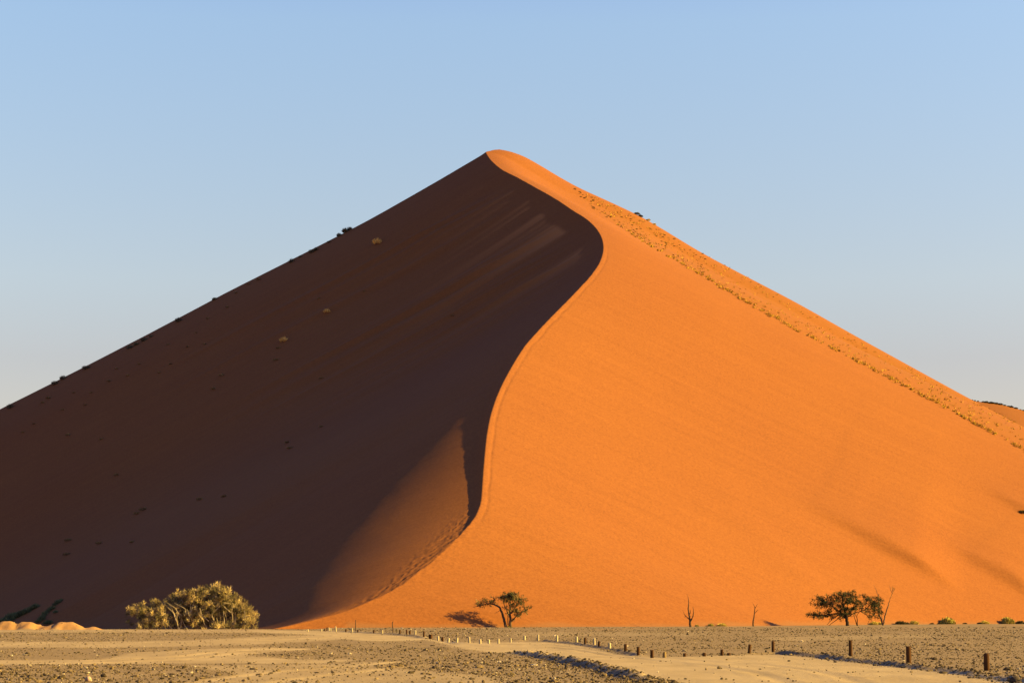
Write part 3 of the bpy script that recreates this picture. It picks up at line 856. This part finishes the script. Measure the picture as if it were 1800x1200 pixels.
ac = [(893, 1052, 13, 6, 700), (900, 1057, 12, 9, 700), (886, 1060, 8, 7, 260), (903, 1049, 9, 5, 320), (911, 1061, 10, 8, 380), (920, 1057, 7, 3, 110), (905, 1074, 10, 8, 320), (917, 1078, 10, 5, 380), (925, 1072, 7, 4, 160),
      (910, 1086, 6, 4, 90), (893, 1070, 8, 7, 220), (855, 1061, 11, 3, 260), (843, 1064, 8, 3, 190), (866, 1056, 7, 5, 90), (848, 1057, 5, 2.5, 70), (878, 1053, 6, 4, 70)]
tree('acacia_tree', 893, FOOT_Y(893) - 1.2, 1104, al, ac, 'small forked acacia with one long limb reaching left, alone below the sunlit dune', 'tree',
     (.20, .075), [(.075, .062, .022), (.11, .085, .03), (.05, .045, .018), (.16, .12, .045)], (.075, .045, .025), depth=1.3, out=.8, fray=.1, spray=.36, subn=20)

# dark spreading acacia at right and its smaller neighbour
dl = [([(1490, 1097), (1489, 1088), (1488, 1078), (1484, 1064), (1482, 1050), (1484, 1041)], .27, .05, (0, 0)),
      ([(1489, 1084), (1474, 1073), (1458, 1077), (1440, 1078), (1424, 1077)], .13, .03, (0, -.6)), ([(1488, 1080), (1470, 1066), (1455, 1056), (1446, 1049)], .13, .03, (0, .8)),
      ([(1476, 1076), (1462, 1084), (1452, 1094)], .07, .03, (0, -1.0)), ([(1480, 1078), (1468, 1088), (1458, 1096)], .07, .025, (0, .8)), ([(1466, 1077), (1452, 1080), (1440, 1086)], .06, .02, (.3, 1)),
      ([(1488, 1078), (1500, 1066), (1508, 1058), (1512, 1054)], .11, .02, (0, .6)), ([(1488, 1082), (1500, 1074), (1514, 1070)], .1, .03, (0, -.7)), ([(1486, 1066), (1478, 1054), (1474, 1046)], .08, .02, (0, -1)), ([(1485, 1060), (1494, 1050), (1500, 1043)], .07, .02, (0, .9))]
dc = [(1446, 1052, 10, 7, 650), (1442, 1060, 8, 5, 420), (1456, 1058, 11, 7, 650), (1468, 1050, 12, 7, 650), (1482, 1044, 10, 6, 650), (1496, 1042, 9, 5, 520), (1486, 1056, 13, 9, 850), (1500, 1054, 10, 8, 520), (1510, 1058, 7, 6, 340),
      (1472, 1064, 13, 6, 650), (1488, 1070, 11, 8, 560), (1504, 1068, 10, 6, 420), (1432, 1077, 11, 3, 520), (1441, 1080, 8, 4, 300), (1456, 1075, 12, 4, 420), (1466, 1082, 7, 4, 160), (1478, 1078, 8, 6, 260), (1495, 1078, 6, 5, 160)]
Y_D = FOOT_Y(1489) - 21
zb = lambda u, Y: float(max(dune_z(np.array([ray(u, 1090)[0] * Y]), np.array([Y]))[0], ground_z(np.array([ray(u, 1090)[0] * Y]), np.array([Y]))[0]))
dc = [(a, b, ru * 1.05, rv * .72, int(c * 1.15)) for a, b, ru, rv, c in dc]
tree('acacia_tree', 1489, Y_D, 1097, dl, dc, 'dark spreading acacia with low branches, the larger of the two dark trees at right', 'tree',
     (.22, .075), [(.040, .040, .016), (.055, .050, .018), (.030, .028, .012), (.085, .07, .025)], (.035, .022, .014), zbase=zb(1489, Y_D) - .1, depth=1.7, out=.9, fray=.0, spray=.42, subn=18)
sl = [([(1507, 1097), (1504, 1086), (1502, 1078)], .07, .03, (0, .2)), ([(1507, 1097), (1507, 1086), (1506, 1078), (1512, 1071)], .08, .04, (0, 0)), ([(1512, 1071), (1521, 1068), (1528, 1062)], .09, .03, (0, 0)),
      ([(1514, 1071), (1524, 1077), (1530, 1085), (1526, 1092)], .07, .02, (0, .5)), ([(1520, 1069), (1532, 1075), (1542, 1083)], .07, .02, (0, -.5)), ([(1522, 1068), (1524, 1054), (1520, 1046), (1517, 1043)], .06, .015, (0, .4)),
      ([(1524, 1066), (1534, 1056), (1542, 1050)], .06, .015, (0, -.6)), ([(1524, 1068), (1538, 1066), (1549, 1068)], .06, .015, (0, .4))]
sc2 = [(1522, 1046, 6, 3, 170), (1528, 1052, 8, 5, 420), (1540, 1052, 8, 6, 480), (1534, 1061, 10, 7, 520), (1545, 1062, 7, 7, 420), (1538, 1072, 10, 6, 420), (1548, 1074, 6, 5, 230), (1530, 1080, 6, 4, 130), (1524, 1070, 7, 4, 160), (1542, 1082, 6, 3, 110)]
sc2 = [(a, b, ru, rv * .75, int(c * 1.15)) for a, b, ru, rv, c in sc2]
tree('acacia_tree', 1512, Y_D + 2.0, 1097, sl, sc2, 'smaller dark leaning acacia between the larger dark one and the bare forked snag', 'tree',
     (.21, .07), [(.040, .040, .016), (.055, .050, .018), (.030, .028, .012), (.085, .07, .025)], (.035, .022, .014), zbase=zb(1512, Y_D + 2) - .1, depth=1.2, out=.8, fray=.1, spray=.45, subn=18)

# dead trees
DEADC = (.055, .034, .020)
tree('dead_tree', 1214, (FOOT_Y(1214) - 7), 1100, [([(1214, 1100), (1213, 1090), (1212, 1078), (1210, 1068), (1212, 1058), (1211, 1051), (1210, 1045)], .17, .02, (0, .3)),
     ([(1214, 1089), (1218, 1082), (1219, 1074), (1218, 1064)], .11, .02, (0, -.4)), ([(1213, 1087), (1208, 1082), (1204, 1078), (1201, 1070)], .07, .012, (0, .4)), ([(1206, 1081), (1203, 1082)], .04, .02, (.2, 0)),
     ([(1212, 1078), (1214, 1074), (1214, 1070)], .06, .02, (.1, -.2))], [], 'bare dead tree with three upright limbs, the taller of two on open sand', 'tree', (.2, .1), [(0, 0, 0)], DEADC, zbase=zb(1214, (FOOT_Y(1214) - 7)) - .08)
tree('dead_tree', 1325, (FOOT_Y(1325) - 7), 1099, [([(1324, 1099), (1324, 1090), (1326, 1081), (1327, 1071), (1328, 1066)], .12, .05, (0, .2)), ([(1328, 1066), (1326, 1061), (1324.5, 1058)], .05, .012, (.2, .4)), ([(1328, 1067), (1330, 1063), (1332, 1059)], .05, .012, (.2, 0)),
     ([(1328, 1075), (1331, 1071), (1332, 1069)], .045, .015, (.1, -.3)), ([(1324, 1090), (1322.5, 1088)], .05, .03, (0, -.1))], [], 'slim bare dead sapling with a forked tip, the shorter of two on open sand', 'tree', (.2, .1), [(0, 0, 0)], DEADC, zbase=zb(1325, (FOOT_Y(1325) - 7)) - .08)
tree('dead_tree', 1552, (FOOT_Y(1552) - 22), 1096, [([(1552, 1096), (1550, 1086), (1546, 1076), (1545, 1066), (1546, 1054), (1546, 1044), (1543, 1036), (1539, 1024)], .13, .018, (0, .5)), ([(1546, 1044), (1548, 1040)], .04, .012, (.4, .3)),
     ([(1552, 1096), (1555, 1082), (1559, 1068), (1564, 1052), (1569, 1040), (1570, 1034)], .13, .03, (0, -.5)), ([(1569, 1040), (1566, 1034), (1564.5, 1025)], .05, .012, (-.5, -.2)), ([(1551, 1088), (1551, 1074), (1550, 1062)], .06, .02, (0, .8))],
     [(1570, 1034, 2.2, 4, 60)], 'bare grey snag forking into two long upright limbs beside the dark acacias', 'tree', (.16, .05), [(.09, .08, .03)], (.12, .07, .04), zbase=zb(1552, (FOOT_Y(1552) - 22)) - .08, depth=.3)

def stick(u, Y, vb, vt, r, label, bendx=0.0, z=None):
    a, _ = ray(u, vb); x = float(a) * Y
    z = float(ground_z(np.array([x]), np.array([Y]))[0]) if z is None else z
    h = (vb - vt) * Y / F
    P = bend([(0, 0, -.1), (bendx * .5, 0, h * .45), (-bendx, 0, h * .7), (0, 0, h)], 6, .03, int(u))
    V, Q = tubes([(P, np.linspace(r, r * .6, len(P)))], 7)
    me = make_mesh('bare_pole', V, [Q], True); cattr(me, 'tint', np.tile((.075, .045, .025), (len(V), 1)))
    tag(link('bare_pole', me, M_BARK, loc=(x, Y, z)), label, 'pole')
stick(625, 188, 1109.5, 1089, .055, 'thin straight bare pole standing in the far post row at the dune foot')
stick(690.5, 165, 1113.6, 1092, .055, 'tall dark crooked stick standing upright in the post row', .06)

# ------------------------------------------------------------------ shrubs and tufts
def tuft_mesh(name, n, length, width, tints, dome=(1, 1, .6), up=.8, seed=0, core=.25):
    """rounded bush of short sprays, radius about 1"""
    d, r = ball(n, .45)
    d[:, 2] = np.abs(d[:, 2])
    lob = 1 + .35 * fbm(d[:, 0] * 1.6 + seed, d[:, 1] * 1.6 + d[:, 2], 160 + seed, 3)
    C = d * (r * lob)[:, None] * np.array(dome)
    D = d + rng.normal(0, .45, (n, 3)) + np.array([0, 0, up])
    V, Q = blades(C, D, length * rng.uniform(.6, 1.4, n), width * rng.uniform(.7, 1.3, n))
    V[:, 2] = np.maximum(V[:, 2], -.1)
    me = make_mesh(name, V, [Q], False)
    t = np.array(tints)[rng.integers(0, len(tints), n)] * rng.uniform(.7, 1.3, (n, 1))
    cattr(me, 'tint', np.repeat(t, 4, 0)); me.materials.append(M_LEAF)
    return me

YEL = [(.50, .35, .06), (.42, .31, .06), (.30, .23, .055)]
GRN = [(.26, .23, .05), (.34, .28, .06), (.19, .165, .045)]
DRK = [(.045, .040, .016), (.065, .055, .02), (.035, .030, .014)]
TB_DOME = [tuft_mesh('bush', 900, .28, .13, GRN + YEL[:1], (1, 1, .8), .6, 3 + i) for i in range(3)]
TB_YEL = [tuft_mesh('bush', 420, .42, .10, YEL, (1, 1, .6), .9, 13 + i) for i in range(3)]
TB_DRK = [tuft_mesh('bush', 300, .42, .14, DRK, (1.1, 1, .6), .7, 23 + i) for i in range(4)]
TB_GRN = [tuft_mesh('bush', 340, .70, .09, [(.10, .105, .040), (.13, .13, .048), (.075, .075, .03)], (1.2, 1, .55), 1.4, 33 + i) for i in range(3)]
TB_SPECK = [tuft_mesh('shrub', 160, .5, .13, [(.09, .06, .016), (.12, .075, .018), (.06, .045, .015)], (1.2, 1, .55), .8, 73 + i) for i in range(3)]
DIMC = [(.20, .115, .040), (.24, .145, .05), (.15, .095, .036)]
TB_DIM = [tuft_mesh('shrub', 260, .55, .10, DIMC, (1.3, 1, .55), 1.0, 53 + i) for i in range(3)]
TB_WISP = [tuft_mesh('shrub', 320, .75, .09, [(.08, .058, .03), (.11, .08, .04), (.13, .10, .05)], (1.2, 1, .55), 1.5, 63 + i) for i in range(3)]
TB_STRAW_SUNTINT = [tuft_mesh('tuft', 220, .6, .09, [(.80, .45, .10), (.70, .38, .08), (.45, .26, .07)], (1.1, 1, .5), 1.1, 43 + i) for i in range(3)]  # straw tint brightened in place of sunlight reaching the tufts

def plant(name, me, p, s, label, cat, group=None, rz=None, zs=None):
    o = bpy.data.objects.new(name, me); COL.objects.link(o)
    o.location = (float(p[0]), float(p[1]), float(p[2])); o.rotation_euler = (0, 0, random.random() * 6.28 if rz is None else rz)
    o.scale = (s, s, s * (1 if zs is None else zs))
    return tag(o, label, cat, group)

# along the foot of the sunlit face
FOOT = [  # u, Y, radius px, kind, label
    (1249, 268, 6, 'G', 'small green domed bush, left one of the pair between the two bare dead trees'),
    (1268, 268, 8, 'Y', 'small yellow domed bush, right one of the pair between the two bare dead trees'),
    (1275, 267, 4, 'Y', 'low yellow tuft at the right flank of the small yellow domed bush'),
    (1536, 293, 8, 'Y', 'yellow bush under the smaller dark acacia, left of two yellow ones'),
    (1546, 292, 7, 'Y', 'yellow bush at the foot of the bare forked snag'),
    (1582, 300, 9, 'D', 'low dark bush with lit edge, just right of the bare forked snag'),
    (1592, 302, 6, 'D', 'small dark bush squeezed between the low dark bush and the yellowish one'),
    (1607, 302, 9, 'Y', 'yellowish low bush halfway between forked snag and round green bush'),
    (1652, 306, 5, 'D', 'dark little bush nestled against the left of the round green bush'),
    (1667, 306, 14, 'G', 'large round green bush, the biggest dome at the foot of the dune on the right'),
    (1696, 312, 4, 'D', 'tiny dark tuft right of the large round green bush'),
    (1722, 316, 5, 'D', 'small dark tuft at the left of the small pale yellow bush'),
    (1731, 316, 8, 'Y', 'small pale yellow bush between round green bush and far right bush'),
    (1772, 318, 12, 'G', 'broad yellow green bush, second biggest dome at far right'),
    (1793, 316, 8, 'D', 'low dark bush at the right edge below the dune'),
    (1638, 308, 4, 'D', 'tiny dark tuft well left of the large round green bush'),
    (896, 223.5, 5, 'Y', 'little pale tuft at the trunk foot of the small central acacia'),
    (1225, 262, 4, 'G', 'low greenish tuft at the foot of the taller bare dead tree'),
]
for i, (u, Y, r, k, lab) in enumerate(FOOT):
    Y = FOOT_Y(u) - .9 - (i % 3) * .3
    x = float(ray(u, 1095)[0]) * Y
    z = max(float(dune_z(np.array([x]), np.array([Y]))[0]), float(ground_z(np.array([x]), np.array([float(Y)]))[0]))
    me = {'G': TB_DOME, 'Y': TB_YEL, 'D': TB_DRK}[k][i % 3]
    plant('bush', me, (x, Y, z - .05), r * Y / F, lab, 'bush', 'low bushes along the dune foot', zs=1.15)

# dark green bushes in the shadow at lower left
GREEN = [(20, 1083, 13), (34, 1078, 10), (48, 1072, 9), (62, 1064, 9), (8, 1090, 12), (80, 1076, 7), (92, 1067, 7), (103, 1056, 7), (74, 1085, 8), (98, 1074, 5), (85, 1092, 8), (-8, 1094, 10), (27, 1080, 9), (41, 1075, 9), (55, 1068, 7), (13, 1086, 9), (97, 1061, 5), (86, 1071, 6), (77, 1081, 6), (68, 1090, 6), (108, 1053, 4)]
for i, (u, v, r) in enumerate(GREEN):
    p = hit(u, v + r * .5)
    plant('bush', TB_GRN[i % 3], p, .95 * r * p[1] / F, 'dark green bush in the shade, in the two slanting rows at lower left', 'bush', 'dark green bushes in the shade at lower left', zs=1.35)

# on the skyline of the shadowed face
SKY = [(513, 459, 6, 'tall ragged dark shrub, lowest of the cluster on the upper left skyline'), (528, 450, 4, 'small dark shrub above the lowest ragged one on the upper left skyline'),
       (548, 442, 6, 'wispy wide shrub midway in the upper left skyline cluster'), (556, 438, 4, 'little wispy shrub hugging the wide wispy one on the upper left skyline'),
       (579, 424, 4, 'compact dark shrub, alone between the wispy shrubs and the spiky top ones'), (596, 413, 4, 'low dark shrub just below the spiky top ones on the skyline'),
       (607, 406, 6, 'spiky pale shrub close to the top of the skyline cluster'), (615, 402, 4, 'highest spiky shrub of the upper left skyline'),
       (377, 525, 6, 'broad dark shrub standing alone where the skyline steepens'), (314, 563, 6, 'domed dark shrub alone on the middle left skyline'),
       (228, 610, 5, 'dark shrub, lowest of four in a string on the left skyline'), (240, 604, 5, 'dark shrub, second from bottom in the string of four on the left skyline'),
       (253, 597, 4, 'dark shrub, third from bottom in the string of four on the left skyline'), (266, 590, 4, 'dark shrub, topmost in the string of four on the left skyline'),
       (152, 646, 6, 'dark shrub alone on the lower left skyline between two groups'), (97, 673, 6, 'bushy dark shrub, left of two together on the lower left skyline'),
       (111, 664, 5, 'dark shrub with spiky top, right of two together on the lower left skyline'), (18, 715, 5, 'small dark shrub on the skyline close to the left edge')]
for i, (u, v, r, lab) in enumerate(SKY):
    p = hit(u, v + 2)
    plant('shrub', TB_WISP[i % 3], (p[0], p[1], p[2] - .05), 1.05 * r * p[1] / F * random.uniform(.65, 1.25), lab, 'shrub', 'shrubs on the left skyline', zs=random.uniform(1.0, 1.9))

# tufts on the shadowed face
for (u, v, r, lab) in [(664, 428, 7, 'straw tuft with sunlight put into its colour, highest on the shadowed face'), (574, 549, 5, 'small straw tuft with sunlight put into its colour, second highest on the shadowed face'), (498, 600, 6, 'straw tuft with sunlight put into its colour, lowest of the three in a line on the shadowed face')]:
    p = hit(u, v)
    plant('grass_tuft', TB_STRAW_SUNTINT[0], p, 1.35 * r * p[1] / F, lab, 'tuft', 'straw tufts on the shadowed face', zs=1.5)
DIM = [(490, 612, 5), (485, 633, 6), (390, 660, 6), (375, 684, 6), (455, 492, 6), (437, 500, 4), (415, 515, 4), (178, 772, 5), (120, 765, 6), (192, 670, 5), (85, 700, 6), (75, 708, 5), (510, 788, 7), (565, 750, 5), (795, 555, 4),
       (205, 835, 6), (252, 896, 9), (240, 903, 7), (352, 878, 8), (394, 873, 7), (120, 950, 8), (118, 975, 8), (175, 955, 8), (232, 953, 6), (505, 778, 6), (565, 665, 5), (295, 606, 4), (360, 605, 4), (365, 560, 4), (400, 540, 4), (245, 640, 4),
       (160, 690, 4), (110, 720, 4), (60, 745, 4), (40, 760, 4), (560, 525, 4), (640, 512, 3), (300, 640, 4), (225, 660, 4), (345, 585, 3), (330, 610, 4), (280, 655, 4), (150, 712, 4), (130, 690, 4), (205, 648, 4)]
for i, (u, v, r) in enumerate(DIM):
    p = hit(u, v)
    plant('shrub', TB_DIM[i % 3], p, .85 * r * p[1] / F, 'small dim shrub scattered on the shadowed dune face', 'shrub', 'dim shrubs on the shadowed face')

# upper right slope: specks of scrub between the grass line and the skyline
LINE = [(1088, 398), (1150, 437), (1200, 465), (1250, 495), (1300, 524), (1350, 553), (1400, 580), (1480, 622), (1550, 657), (1620, 695), (1700, 737), (1760, 770), (1810, 797)]
TOPL = [(1005, 326), (1060, 352), (1120, 379), (1200, 424), (1300, 478), (1400, 533), (1500, 590), (1600, 646), (1700, 703), (1810, 726)]
LINE_U, LINE_V = np.array(LINE, float).T; TOP_U, TOP_V = np.array(TOPL, float).T
cnt = 0
while cnt < 230:
    u = random.uniform(1008, 1240) if random.random() < .66 else random.uniform(1240, 1795)
    lo = np.interp(u, LINE_U, LINE_V) if u > 1088 else np.interp(u, [1005, 1040, 1088], [330, 366, 398])
    hi = np.interp(u, TOP_U, TOP_V)
    t = random.random() ** (.75 if u < 1240 else 1.0)
    v = hi + 3 + (lo - hi - 3) * t
    p = hit(u, v); r = random.choice([1.0, 1.3, 1.6, 2.3]) * (1 if u < 1260 else .65)
    plant('shrub', (TB_SPECK[cnt % 3]), p, r * p[1] / F, 'speck of scrub dotted over the sandy slope above the yellow grass line', 'shrub', 'specks of scrub on the upper right slope')
    cnt += 1
for (u, v, r, lab) in [(1119, 377, 6, 'dark shrub on the right skyline below the summit, the only large one'), (1126, 381, 5, 'olive shrub just right of the large dark one on the right skyline'), (1139, 388, 5, 'yellow olive shrub trailing downhill from the right skyline pair'), (1150, 395, 4, 'lowest small olive shrub of the right skyline trail'),
                       (1797, 901, 7, 'black windswept shrub on the sunlit face at the right edge')]:
    p = hit(u, v); plant('shrub', TB_DRK[0] if 'dark' in lab or 'black' in lab else TB_YEL[1], p, r * p[1] / F, lab, 'shrub')
for i in range(16):
    u = 1708 + i * 6.4 + random.uniform(-2, 2); a, _ = ray(u, 700); x = float(a) * 760
    k = float(ray(u, float(np.interp(u, [1700, 1760, 1800, 1900], [701, 710, 721, 745])))[1])
    plant('shrub', TB_DRK[i % 4], (x, 760, EYE + k * 760 - .3), random.uniform(.45, 1.0), 'tiny dark shrub in the row along the far right skyline ridge', 'shrub', 'shrubs on the far right ridge')

# the yellow grass line itself: uncountable blades
def grass_line():
    C, T = [], []
    for (u0, v0), (u1, v1) in zip(LINE[:-1], LINE[1:]):
        m = int((u1 - u0) / 4)
        for k in range(m):
            if random.random() < .2: continue
            t = (k + random.random()) / m
            p = hit(u0 + (u1 - u0) * t + random.uniform(-2, 2), v0 + (v1 - v0) * t + random.uniform(-2.0, 2.0))
            n = random.randint(14, 50); s = random.uniform(.15, .45)
            C.append(p + rng.normal(0, 1, (n, 3)) * np.array([s, s, .1]) + np.array([0, 0, .25])); T.append(n)
    for q in range(550):                                   # sparse blades over the slope above the line
        u = random.uniform(1030, 1798) ; lo = np.interp(u, LINE_U, LINE_V) if u > 1088 else np.interp(u, [1005, 1040, 1088], [330, 366, 398]); hi = np.interp(u, TOP_U, TOP_V)
        p = hit(u, hi + 2 + (lo - hi - 2) * random.random()); n = random.randint(3, 9)
        C.append(p + rng.normal(0, 1, (n, 3)) * np.array([.22, .22, .05]) + np.array([0, 0, .15]))
    C = np.concatenate(C); n = len(C)
    D = rng.normal(0, .5, (n, 3)) + np.array([0, 0, 1.0])
    V, Q = blades(C, D, .6 * rng.uniform(.6, 1.3, n), .11)
    me = make_mesh('dune_grass', V, [Q], False)
    t = np.array([(.46, .25, .024), (.40, .21, .022), (.32, .18, .024), (.16, .10, .022)])[rng.integers(0, 4, n)]
    cattr(me, 'tint', np.repeat(t, 4, 0))
    tag(link('dune_grass', me, M_LEAF), 'line of yellow grass running down the right shoulder of the dune', 'grass', kind='stuff')
grass_line()
